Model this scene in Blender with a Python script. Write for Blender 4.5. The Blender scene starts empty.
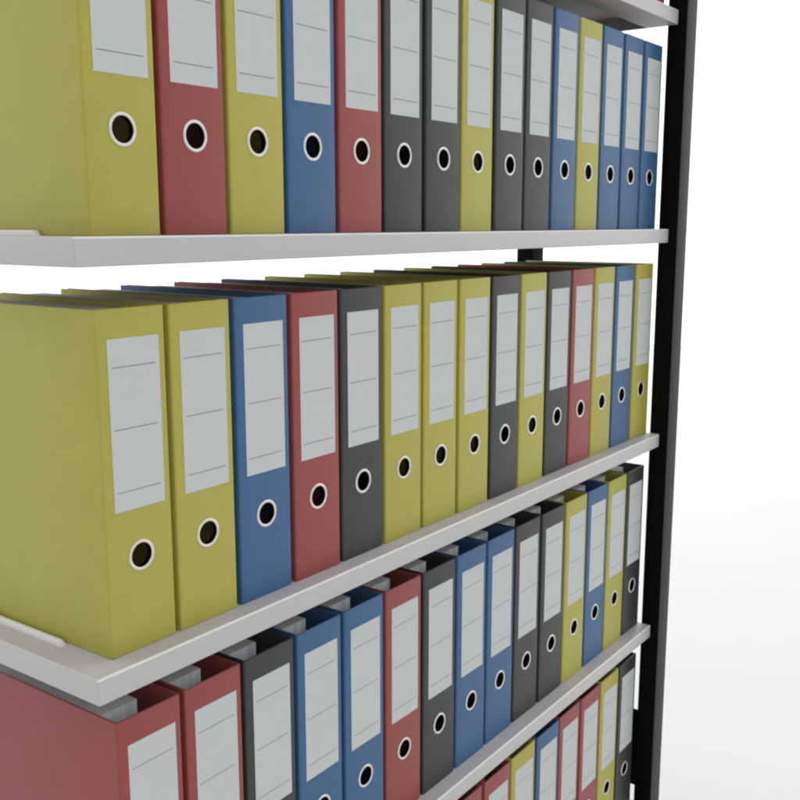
import bpy, bmesh, math, random
from mathutils import Vector

scene = bpy.context.scene
col = scene.collection
random.seed(4)

# ------------------------------------------------------------------ sizes (metres)
FLOOR = 0.0
LIFT = 0.90                       # height of the second visible shelf's top above the floor
PITCH = 0.3670                    # shelf spacing
T = 0.024                         # shelf thickness
SHELF_L, SHELF_R = -0.029, 1.2045
SHELF_F, SHELF_B = -0.0225, 0.2665
STEP = 0.08                       # binder spacing along the shelf
BX0, BX1 = 0.0036, 0.0778         # binder left and right side inside its slot
BH, BD = 0.3068, 0.256            # binder height and depth
Z = {'top': LIFT + PITCH + 0.3650, 'upper': LIFT + PITCH, 'second': LIFT, 'third': LIFT - PITCH, 'bottom': LIFT - 2 * PITCH}


# ------------------------------------------------------------------ node helpers
def material(name):
    m = bpy.data.materials.new(name)
    m.use_nodes = True
    nt = m.node_tree
    return m, nt, nt.nodes['Principled BSDF']


def node(nt, kind, **kw):
    n = nt.nodes.new(kind)
    for k, v in kw.items():
        setattr(n, k, v)
    return n


def mottled(name, rgb, rough=0.42, spec=0.38, amount=0.03, scale=45.0, bump=0.12, bump_scale=700.0, vary=0.0):
    """A surface of one colour with soft uneven tone and a fine grain."""
    m, nt, b = material(name)
    tc = node(nt, 'ShaderNodeTexCoord')
    oi = node(nt, 'ShaderNodeObjectInfo')
    off = node(nt, 'ShaderNodeVectorMath', operation='MULTIPLY_ADD')
    nt.links.new(oi.outputs['Random'], off.inputs[0])
    off.inputs[1].default_value = (17.0, 9.0, 5.0)
    nt.links.new(tc.outputs['Object'], off.inputs[2])
    n1 = node(nt, 'ShaderNodeTexNoise')
    n1.inputs['Scale'].default_value = scale
    n1.inputs['Detail'].default_value = 5
    nt.links.new(off.outputs[0], n1.inputs['Vector'])
    hsv = node(nt, 'ShaderNodeHueSaturation')
    hsv.inputs['Color'].default_value = (*rgb, 1)
    mr = node(nt, 'ShaderNodeMapRange')
    mr.inputs['From Min'].default_value, mr.inputs['From Max'].default_value = 0.3, 0.7
    mr.inputs['To Min'].default_value, mr.inputs['To Max'].default_value = 1 - amount, 1 + amount
    nt.links.new(n1.outputs['Fac'], mr.inputs['Value'])
    mv = node(nt, 'ShaderNodeMapRange')
    mv.inputs['To Min'].default_value, mv.inputs['To Max'].default_value = 1 - vary, 1 + vary
    nt.links.new(oi.outputs['Random'], mv.inputs['Value'])
    mu = node(nt, 'ShaderNodeMath', operation='MULTIPLY')
    nt.links.new(mr.outputs[0], mu.inputs[0])
    nt.links.new(mv.outputs[0], mu.inputs[1])
    nt.links.new(mu.outputs[0], hsv.inputs['Value'])
    nt.links.new(hsv.outputs[0], b.inputs['Base Color'])
    n2 = node(nt, 'ShaderNodeTexNoise')
    n2.inputs['Scale'].default_value = bump_scale
    n2.inputs['Detail'].default_value = 3
    nt.links.new(off.outputs[0], n2.inputs['Vector'])
    bp = node(nt, 'ShaderNodeBump')
    bp.inputs['Strength'].default_value = bump
    bp.inputs['Distance'].default_value = 0.001
    nt.links.new(n2.outputs['Fac'], bp.inputs['Height'])
    nt.links.new(bp.outputs[0], b.inputs['Normal'])
    r2 = node(nt, 'ShaderNodeMapRange')
    r2.inputs['To Min'].default_value, r2.inputs['To Max'].default_value = rough - 0.06, rough + 0.06
    nt.links.new(n1.outputs['Fac'], r2.inputs['Value'])
    nt.links.new(r2.outputs[0], b.inputs['Roughness'])
    b.inputs['Specular IOR Level'].default_value = spec
    return m


COVER = {
    'yellow': mottled('yellow card cover', (0.440, 0.410, 0.074), vary=0.02),
    'red': mottled('red card cover', (0.310, 0.068, 0.062), vary=0.03),
    'blue': mottled('blue card cover', (0.046, 0.126, 0.268), vary=0.03),
    'black': mottled('black card cover', (0.043, 0.045, 0.045), vary=0.04, amount=0.05),
}
M_LABEL = mottled('label paper', (0.58, 0.61, 0.605), rough=0.6, spec=0.3, amount=0.015, bump=0.02)
M_LINE = mottled('printed grey line', (0.27, 0.28, 0.28), rough=0.6, spec=0.3, amount=0.05)
M_RING = mottled('pale plated ring', (0.80, 0.77, 0.73), rough=0.35, spec=0.5, amount=0.02, bump=0.0)
M_RING.node_tree.nodes['Principled BSDF'].inputs['Metallic'].default_value = 0.6
M_SHELF = mottled('white powder coated steel', (0.545, 0.541, 0.531), rough=0.42, spec=0.5, amount=0.02, scale=14, bump=0.05, bump_scale=1400)
M_TOP = mottled('shelf top sheet', (0.50, 0.485, 0.50), rough=0.45, spec=0.4, amount=0.03, scale=14, bump=0.05, bump_scale=1400)  # darker mauve than the shelf front; weaker light put into the colour
M_UNDER = mottled('shaded steel underside', (0.30, 0.275, 0.25), rough=0.5, spec=0.4, amount=0.05, scale=14)
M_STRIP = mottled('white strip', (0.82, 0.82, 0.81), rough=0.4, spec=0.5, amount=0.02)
M_BLACK = mottled('black with shade', (0.0045, 0.0045, 0.0045), rough=0.6, spec=0.05, amount=0.15, scale=20, bump=0.05, bump_scale=1200)
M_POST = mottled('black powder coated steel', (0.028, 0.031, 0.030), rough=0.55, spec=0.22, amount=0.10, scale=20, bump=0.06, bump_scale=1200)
M_FLOOR = mottled('white seamless floor', (0.725, 0.725, 0.725), rough=0.75, spec=0.2, amount=0.012, scale=1.6, bump=0.01, bump_scale=60)


def paper_material():
    m, nt, b = material('paper edges')
    tc = node(nt, 'ShaderNodeTexCoord')
    oi = node(nt, 'ShaderNodeObjectInfo')
    off = node(nt, 'ShaderNodeVectorMath', operation='MULTIPLY_ADD')
    nt.links.new(oi.outputs['Random'], off.inputs[0])
    off.inputs[1].default_value = (3.0, 2.0, 1.0)
    nt.links.new(tc.outputs['Object'], off.inputs[2])
    mp = node(nt, 'ShaderNodeMapping')
    mp.inputs['Scale'].default_value = (110, 2, 2)
    nt.links.new(off.outputs[0], mp.inputs['Vector'])
    n = node(nt, 'ShaderNodeTexNoise')
    n.inputs['Scale'].default_value = 1.0
    n.inputs['Detail'].default_value = 4
    n.inputs['Roughness'].default_value = 0.65
    nt.links.new(mp.outputs[0], n.inputs['Vector'])
    cr = node(nt, 'ShaderNodeValToRGB')
    e = cr.color_ramp.elements
    e[0].position, e[0].color = 0.34, (0.64, 0.72, 0.80, 1)
    e[1].position, e[1].color = 0.62, (0.95, 0.97, 0.97, 1)
    nt.links.new(n.outputs['Fac'], cr.inputs['Fac'])
    nt.links.new(cr.outputs[0], b.inputs['Base Color'])
    b.inputs['Roughness'].default_value = 0.8
    b.inputs['Specular IOR Level'].default_value = 0.2
    return m


M_PAPER = paper_material()
M_PAPER_TOP = mottled('paper top edges', (0.66, 0.67, 0.68), rough=0.85, spec=0.1, amount=0.08, scale=60)  # greyer than the front edges; shade from the shelf above is painted in


# ------------------------------------------------------------------ mesh helpers
def quad(bm, *pts, mat=0):
    f = bm.faces.new([bm.verts.new(p) for p in pts])
    f.material_index = mat
    return f


def box(bm, x0, x1, y0, y1, z0, z1):
    v = [bm.verts.new((x, y, z)) for z in (z0, z1) for y in (y0, y1) for x in (x0, x1)]
    fs = []
    for a in ((0, 2, 3, 1), (4, 5, 7, 6), (0, 1, 5, 4), (1, 3, 7, 5), (3, 2, 6, 7), (2, 0, 4, 6)):
        fs.append(bm.faces.new([v[i] for i in a]))
    return v, fs


def to_mesh(bm, name, mats, merge=True, recalc=True):
    if merge:
        bmesh.ops.remove_doubles(bm, verts=bm.verts, dist=1e-6)
    if recalc:
        bmesh.ops.recalc_face_normals(bm, faces=bm.faces)
    me = bpy.data.meshes.new(name)
    bm.to_mesh(me)
    bm.free()
    for m in mats:
        me.materials.append(m)
    return me


def link(name, me, parent=None):
    o = bpy.data.objects.new(name, me)
    col.objects.link(o)
    o.parent = parent
    return o


def smooth_by_angle(me, deg=35):
    for p in me.polygons:
        p.use_smooth = True
    bm = bmesh.new()
    bm.from_mesh(me)
    for e in bm.edges:
        if len(e.link_faces) != 2 or e.calc_face_angle(0) > math.radians(deg):
            e.smooth = False
    bm.to_mesh(me)
    bm.free()


def thing(name, label, cat, loc=(0, 0, 0), group=None):
    o = bpy.data.objects.new(name, None)
    o.empty_display_size = 0.05
    col.objects.link(o)
    o.location = loc
    o['label'], o['category'] = label, cat
    if group:
        o['group'] = group
    return o


# ------------------------------------------------------------------ one binder (origin: front left of its slot)
HOLE_X, HOLE_Z, HOLE_R = 0.0410, 0.0866, 0.0118
LABEL_X0, LABEL_X1, LABEL_Z0, LABEL_Z1 = 0.0146, 0.0702, 0.1302, 0.2812
LINE_Z = (0.2566, 0.2026, 0.1473)


def cover_mesh():
    """Folded card: two sides and a spine with rounded folds, a finger hole through the spine."""
    bm = bmesh.new()
    r, th = 0.0024, 0.0023

    def profile(inset):
        x0, x1, y0, rr = BX0 + inset, BX1 - inset, inset, max(r - inset, 0.0003)
        pts = [(x0, BD), (x0, BD * 0.5)]
        for k in range(6):
            a = math.pi + k / 5 * math.pi / 2
            pts.append((x0 + rr + rr * math.cos(a), y0 + rr + rr * math.sin(a)))
        for k in range(6):
            a = 1.5 * math.pi + k / 5 * math.pi / 2
            pts.append((x1 - rr + rr * math.cos(a), y0 + rr + rr * math.sin(a)))
        return pts + [(x1, BD * 0.5), (x1, BD)]
    out, inn = profile(0), profile(th)
    n = len(out)
    spine = 7                                   # segment between the two arcs
    e = 0.0006                                  # softened top and bottom rim
    mid = [((a[0] + b[0]) / 2, (a[1] + b[1]) / 2) for a, b in zip(out, inn)]

    def soft(a, m, s):
        dx, dy = m[0] - a[0], m[1] - a[1]
        l = math.hypot(dx, dy)
        return (a[0] + dx / l * s, a[1] + dy / l * s)
    for i in range(n - 1):
        for prof, sgn in ((out, 1), (inn, -1)):
            (xa, ya), (xb, yb) = prof[i], prof[i + 1]
            z0, z1 = e, BH - e
            if i == spine:
                ov = [bm.verts.new(p) for p in ((xa, ya, z0), (xb, yb, z0), (xb, yb, z1), (xa, ya, z1))]
                N = 40
                cv = [bm.verts.new((HOLE_X + HOLE_R * math.cos(2 * math.pi * k / N), ya, HOLE_Z + HOLE_R * math.sin(2 * math.pi * k / N))) for k in range(N)]
                es = [bm.edges.new((ov[k], ov[(k + 1) % 4])) for k in range(4)]
                es += [bm.edges.new((cv[k], cv[(k + 1) % N])) for k in range(N)]
                bmesh.ops.triangle_fill(bm, edges=es, use_beauty=True, normal=(0, -1, 0))
            else:
                quad(bm, (xa, ya, z0), (xb, yb, z0), (xb, yb, z1), (xa, ya, z1))
        for z, ze in ((BH, BH - e), (0.0, e)):
            oa, ob, ia, ib = out[i], out[i + 1], inn[i], inn[i + 1]
            sa, sb = soft(oa, mid[i], e), soft(ob, mid[i + 1], e)
            ta, tb = soft(ia, mid[i], e), soft(ib, mid[i + 1], e)
            quad(bm, (*oa, ze), (*ob, ze), (*sb, z), (*sa, z))
            quad(bm, (*sa, z), (*sb, z), (*tb, z), (*ta, z))
            quad(bm, (*ta, z), (*tb, z), (*ib, ze), (*ia, ze))
    for i in (0, n - 1):                        # the free ends of the two sides
        quad(bm, (*out[i], e), (*inn[i], e), (*inn[i], BH - e), (*out[i], BH - e))
    N = 40
    for k in range(N):                          # wall of the finger hole
        a, b = 2 * math.pi * k / N, 2 * math.pi * (k + 1) / N
        pa, pb = (HOLE_X + HOLE_R * math.cos(a), HOLE_Z + HOLE_R * math.sin(a)), (HOLE_X + HOLE_R * math.cos(b), HOLE_Z + HOLE_R * math.sin(b))
        quad(bm, (pa[0], 0, pa[1]), (pb[0], 0, pb[1]), (pb[0], th, pb[1]), (pa[0], th, pa[1]))
    me = to_mesh(bm, 'binder_cover', [COVER['yellow']])
    smooth_by_angle(me, 40)
    return me


def label_mesh():
    bm = bmesh.new()
    t = 0.0004
    v, fs = box(bm, LABEL_X0, LABEL_X1, -t, -0.00002, LABEL_Z0, LABEL_Z1)
    for z in LINE_Z:
        h = 0.00045
        f = quad(bm, (LABEL_X0 + 0.0038, -t - 0.0001, z - h), (LABEL_X1 - 0.0042, -t - 0.0001, z - h),
                 (LABEL_X1 - 0.0042, -t - 0.0001, z + h), (LABEL_X0 + 0.0038, -t - 0.0001, z + h), mat=1)
    return to_mesh(bm, 'spine_label', [M_LABEL, M_LINE])


def ring_mesh():
    """A flanged eyelet: rounded lip on the spine and a short sleeve through the hole."""
    bm = bmesh.new()
    prof = [(0.0142, -0.0001), (0.0141, -0.0006), (0.0135, -0.0011), (0.0126, -0.0013), (0.0117, -0.0011), (0.0111, -0.0005), (0.0110, 0.0008), (0.0110, 0.0050), (0.0114, 0.0050), (0.0114, 0.0030)]
    N = 40
    rings = [[bm.verts.new((HOLE_X + r * math.cos(2 * math.pi * k / N), y, HOLE_Z + r * math.sin(2 * math.pi * k / N))) for k in range(N)] for r, y in prof]
    for a, b in zip(rings, rings[1:]):
        for k in range(N):
            f = bm.faces.new((a[k], a[(k + 1) % N], b[(k + 1) % N], b[k]))
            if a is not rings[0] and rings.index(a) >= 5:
                f.material_index = 1  # sleeve coloured black to carry the shade inside the hole
    me = to_mesh(bm, 'finger_ring', [M_RING, M_BLACK], merge=False)
    smooth_by_angle(me, 60)
    return me


def paper_mesh():
    bm = bmesh.new()
    box(bm, 0.0064, 0.0505, 0.0295, BD - 0.004, 0.0040, BH - 0.0030)
    bm.faces.ensure_lookup_table()
    max(bm.faces, key=lambda f: f.calc_center_median().z).material_index = 1
    return to_mesh(bm, 'paper_stack', [M_PAPER, M_PAPER_TOP])


ME = {'label': label_mesh(), 'ring': ring_mesh(), 'paper': paper_mesh()}
base = cover_mesh()
ME['cover'] = {}
for c in COVER:
    m = base.copy()
    m.materials[0] = COVER[c]
    ME['cover'][c] = m
bpy.data.meshes.remove(base)

GROUP = 'ring binders standing on the shelves'
proto = {}


def binder(colour, row, i, label):
    loc = (i * STEP + random.uniform(-0.0004, 0.0004), random.uniform(-0.0007, 0.0007), Z[row])
    rot = random.uniform(-0.0018, 0.0018)
    if colour not in proto:
        r = thing('ring_binder', label, 'binder', loc, GROUP)
        link('cover', ME['cover'][colour], r)
        link('spine_label', ME['label'], r)
        link('finger_ring', ME['ring'], r)
        link('paper_stack', ME['paper'], r)
        proto[colour] = r
    else:
        src = proto[colour]
        r = src.copy()
        col.objects.link(r)
        r.location = loc
        r['label'] = label
        for ch in src.children:
            c = ch.copy()
            col.objects.link(c)
            c.parent = r
    r.rotation_euler.z = rot
    return r


FULL = {'Y': 'yellow', 'R': 'red', 'B': 'blue', 'K': 'black'}
ROWS = {'upper': 'YRYBRKKYKKBYBBB', 'second': 'YYBRKYYYKYKRYBY', 'third': 'RRKBBRKBBKKYBYK', 'bottom': '.......RRYBRRYK'}
WHERE = {'upper': 'upper row', 'second': 'second row', 'third': 'third row', 'bottom': 'bottom row'}
ORD = ['first', 'second', 'third', 'fourth', 'fifth', 'sixth', 'seventh', 'eighth']


def labels():
    out, info = {}, []
    for row, s in ROWS.items():
        for i, c in enumerate(s):
            if c == '.':
                continue
            l = s[i - 1] if i and s[i - 1] != '.' else None
            r = s[i + 1] if i + 1 < len(s) else None
            first = i == 0
            if r is None:
                key = f'{FULL[c]} ring binder at the right end of the {WHERE[row]}, next to the black post'
            elif first:
                key = f'{FULL[c]} ring binder at the left end of the {WHERE[row]}, showing its whole side'
            elif l is None:
                key = f'{FULL[c]} ring binder cut off by the photo edge, leftmost seen in the {WHERE[row]}'
            elif l == r:
                key = f'{FULL[c]} ring binder between two {FULL[l]} binders in the {WHERE[row]}'
            else:
                key = f'{FULL[c]} ring binder with a {FULL[l]} one left and a {FULL[r]} one right, {WHERE[row]}'
            out[(row, i)] = key
    count = {}
    for k in out.values():
        count[k] = count.get(k, 0) + 1
    for (row, i), k in list(out.items()):
        if count[k] > 1:
            s = ROWS[row]
            n = s[:i].count(s[i])
            out[(row, i)] = f'{ORD[n]} {FULL[s[i]]} ring binder counted from the left in the {WHERE[row]}'
    return out


LAB = labels()
for row, s in ROWS.items():
    for i, c in enumerate(s):
        if c != '.':
            binder(FULL[c], row, i, LAB[(row, i)])
binder('red', 'top', 14, 'red ring binder on the topmost shelf, only its lower edge in view')


# ------------------------------------------------------------------ the rack
rack = thing('shelving_rack', 'steel rack with white shelves and black corner posts carrying rows of binders', 'shelving', (0, 0, 0))


def bevel(bm, width, seg=2):
    bm.normal_update()
    es = [e for e in bm.edges if len(e.link_faces) == 2 and e.calc_face_angle(0) > 0.5]
    bmesh.ops.bevel(bm, geom=es, offset=width, segments=seg, affect='EDGES', profile=0.5)


def shelf_mesh():
    """Folded steel pan: top sheet, turned-down edges, broad return flanges along front and back, hollow below."""
    bm = bmesh.new()
    w, fl, end = 0.0018, 0.055, 0.0022
    v, fs = box(bm, SHELF_L, SHELF_R, SHELF_F, SHELF_B, -T, 0)
    bevel(bm, 0.0017, 4)
    bot = min(bm.faces, key=lambda f: f.calc_center_median().z - f.calc_area())
    o = sorted((q.co.copy() for q in bot.verts), key=lambda c: math.atan2(c.y - 0.12, c.x - 0.58))
    bm.faces.remove(bot)
    x0, x1, y0, y1 = SHELF_L + end, SHELF_R - end, SHELF_F + fl, SHELF_B - fl
    i = sorted((Vector((x, y, -T)) for x in (x0, x1) for y in (y0, y1)), key=lambda c: math.atan2(c.y - 0.12, c.x - 0.58))
    u = [Vector((c.x, c.y, -w)) for c in i]
    for k in range(4):
        n = (k + 1) % 4
        quad(bm, o[k], o[n], i[n], i[k])
        quad(bm, i[k], i[n], u[n], u[k])
    quad(bm, *u)
    bmesh.ops.remove_doubles(bm, verts=bm.verts, dist=1e-6)
    bmesh.ops.recalc_face_normals(bm, faces=bm.faces)
    for f in bm.faces:                          # underside shade is put into a darker, browner colour
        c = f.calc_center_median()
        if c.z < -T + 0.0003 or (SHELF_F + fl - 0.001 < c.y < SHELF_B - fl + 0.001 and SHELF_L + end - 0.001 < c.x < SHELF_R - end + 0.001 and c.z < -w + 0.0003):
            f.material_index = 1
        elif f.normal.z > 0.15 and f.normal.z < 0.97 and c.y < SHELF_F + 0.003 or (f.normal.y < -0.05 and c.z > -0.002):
            f.material_index = 2                # edge highlight along the front fold, painted as a paler colour
        elif c.z > -0.0001:
            f.material_index = 3
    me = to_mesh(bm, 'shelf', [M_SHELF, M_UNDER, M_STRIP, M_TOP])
    smooth_by_angle(me, 40)
    return me


def strip_mesh():
    """Low upturned strip at the end of the shelf with a sloping front end."""
    bm = bmesh.new()
    v, fs = box(bm, -0.0052, 0.0002, 0.0605, 0.2260, 0.0, 0.0046)
    for q in v:
        if q.co.z > 0.001:
            q.co.y += 0.0045 if q.co.y < 0.1 else -0.0045
    es = [e for e in bm.edges if e.verts[0].co.z > 0.001 or e.verts[1].co.z > 0.001]
    bmesh.ops.bevel(bm, geom=es, offset=0.0011, segments=3, affect='EDGES', profile=0.5)
    me = to_mesh(bm, 'end_strip', [M_STRIP], merge=False)
    smooth_by_angle(me, 40)
    return me


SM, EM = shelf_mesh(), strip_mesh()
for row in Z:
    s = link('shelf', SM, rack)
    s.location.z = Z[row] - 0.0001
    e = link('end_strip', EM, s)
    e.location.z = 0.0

POST_TOP = Z['top'] + PITCH * 0.6
PX0, PX1 = 1.2071, 1.2525


def post_mesh(y0, y1, front):
    bm = bmesh.new()
    # angle-section leg with an end wall on the outside face, solid enough to read as a box section
    box(bm, PX0, PX1, y0, y1, FLOOR + 0.012, POST_TOP)
    bevel(bm, 0.0016, 3)
    v, fs = box(bm, PX0 - 0.004, PX1 + 0.004, y0 - 0.004, y1 + 0.004, FLOOR, FLOOR + 0.0125)
    # shelf clips: the short lugs that carry each shelf end
    for z in Z.values():
        yy0, yy1 = (y1 - 0.022, y1 - 0.006) if front else (y0 + 0.0005, y0 + 0.012)
        box(bm, SHELF_R - 0.0006, PX0 + 0.0006, yy0, yy1, z - T + 0.004, z - 0.006)
    if front:                                   # grazing sheen painted grey on the front face, shade painted black elsewhere
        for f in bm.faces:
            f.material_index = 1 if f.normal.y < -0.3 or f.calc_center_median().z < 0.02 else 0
    me = to_mesh(bm, 'post', [M_BLACK, M_POST], merge=False)
    smooth_by_angle(me, 40)
    return me


link('post', post_mesh(-0.0375, -0.0030, True), rack)
link('post', post_mesh(0.2480, 0.2815, False), rack)
bm = bmesh.new()
box(bm, PX0 + 0.004, PX0 + 0.0065, -0.0032, 0.2482, LIFT - 0.7051, LIFT - 0.5485)
link('side_plate', to_mesh(bm, 'side_plate', [M_BLACK]), rack)


# ------------------------------------------------------------------ setting
bm = bmesh.new()
R, n = 9.0, 160
bm.faces.new([bm.verts.new((1.0 + R * math.cos(2 * math.pi * k / n), 1.0 + R * math.sin(2 * math.pi * k / n), 0)) for k in range(n)])
fl = link('floor', to_mesh(bm, 'floor', [M_FLOOR]))
fl['kind'] = 'structure'

# ------------------------------------------------------------------ light
w = bpy.data.worlds.new('World')
scene.world = w
w.use_nodes = True
nt = w.node_tree
bg = nt.nodes['Background']
tc = node(nt, 'ShaderNodeTexCoord')
dot = node(nt, 'ShaderNodeVectorMath', operation='DOT_PRODUCT')
dot.inputs[1].default_value = (0.70, 0.70, 0.12)
nt.links.new(tc.outputs['Generated'], dot.inputs[0])
mr = node(nt, 'ShaderNodeMapRange')
mr.interpolation_type = 'SMOOTHSTEP'
mr.inputs['From Min'].default_value, mr.inputs['From Max'].default_value = -0.35, 0.40
mr.inputs['To Min'].default_value, mr.inputs['To Max'].default_value = 0.45, 1.5
nt.links.new(dot.outputs['Value'], mr.inputs['Value'])
bg.inputs['Color'].default_value = (1.0, 1.0, 1.0, 1)
nt.links.new(mr.outputs[0], bg.inputs['Strength'])

sd = bpy.data.lights.new('soft_key', 'SUN')
sd.energy = 0.5
sd.angle = math.radians(40)
so = bpy.data.objects.new('soft_key', sd)
col.objects.link(so)
so.rotation_euler = Vector((0.36, 0.72, -0.58)).to_track_quat('-Z', 'Y').to_euler()

ad = bpy.data.lights.new('floor_fill', 'AREA')  # added lamp out of view, brightens the far floor into a gradient
ad.shape, ad.size, ad.energy = 'SQUARE', 4.0, 165
ao = bpy.data.objects.new('floor_fill', ad)
col.objects.link(ao)
ao.location = (7.0, 4.0, 4.5)

# ------------------------------------------------------------------ camera
cd = bpy.data.cameras.new('camera')
cam = bpy.data.objects.new('camera', cd)
col.objects.link(cam)
cam.location = (-0.51692, -0.68825, 0.37748 + LIFT)
cam.rotation_euler = (math.pi / 2 - 0.1748, 0, -0.94353)
cd.sensor_width = 36
cd.lens = 1003.168 / 800 * 36
cd.clip_start, cd.clip_end = 0.02, 300
scene.camera = cam

scene.view_settings.view_transform = 'Standard'
scene.view_settings.look = 'None'
scene.view_settings.exposure = 0
scene.view_settings.gamma = 1
scene.render.engine = 'CYCLES'
scene.cycles.use_denoising = True
scene.cycles.max_bounces = 6
scene.cycles.diffuse_bounces = 3
scene.cycles.filter_width = 2.3
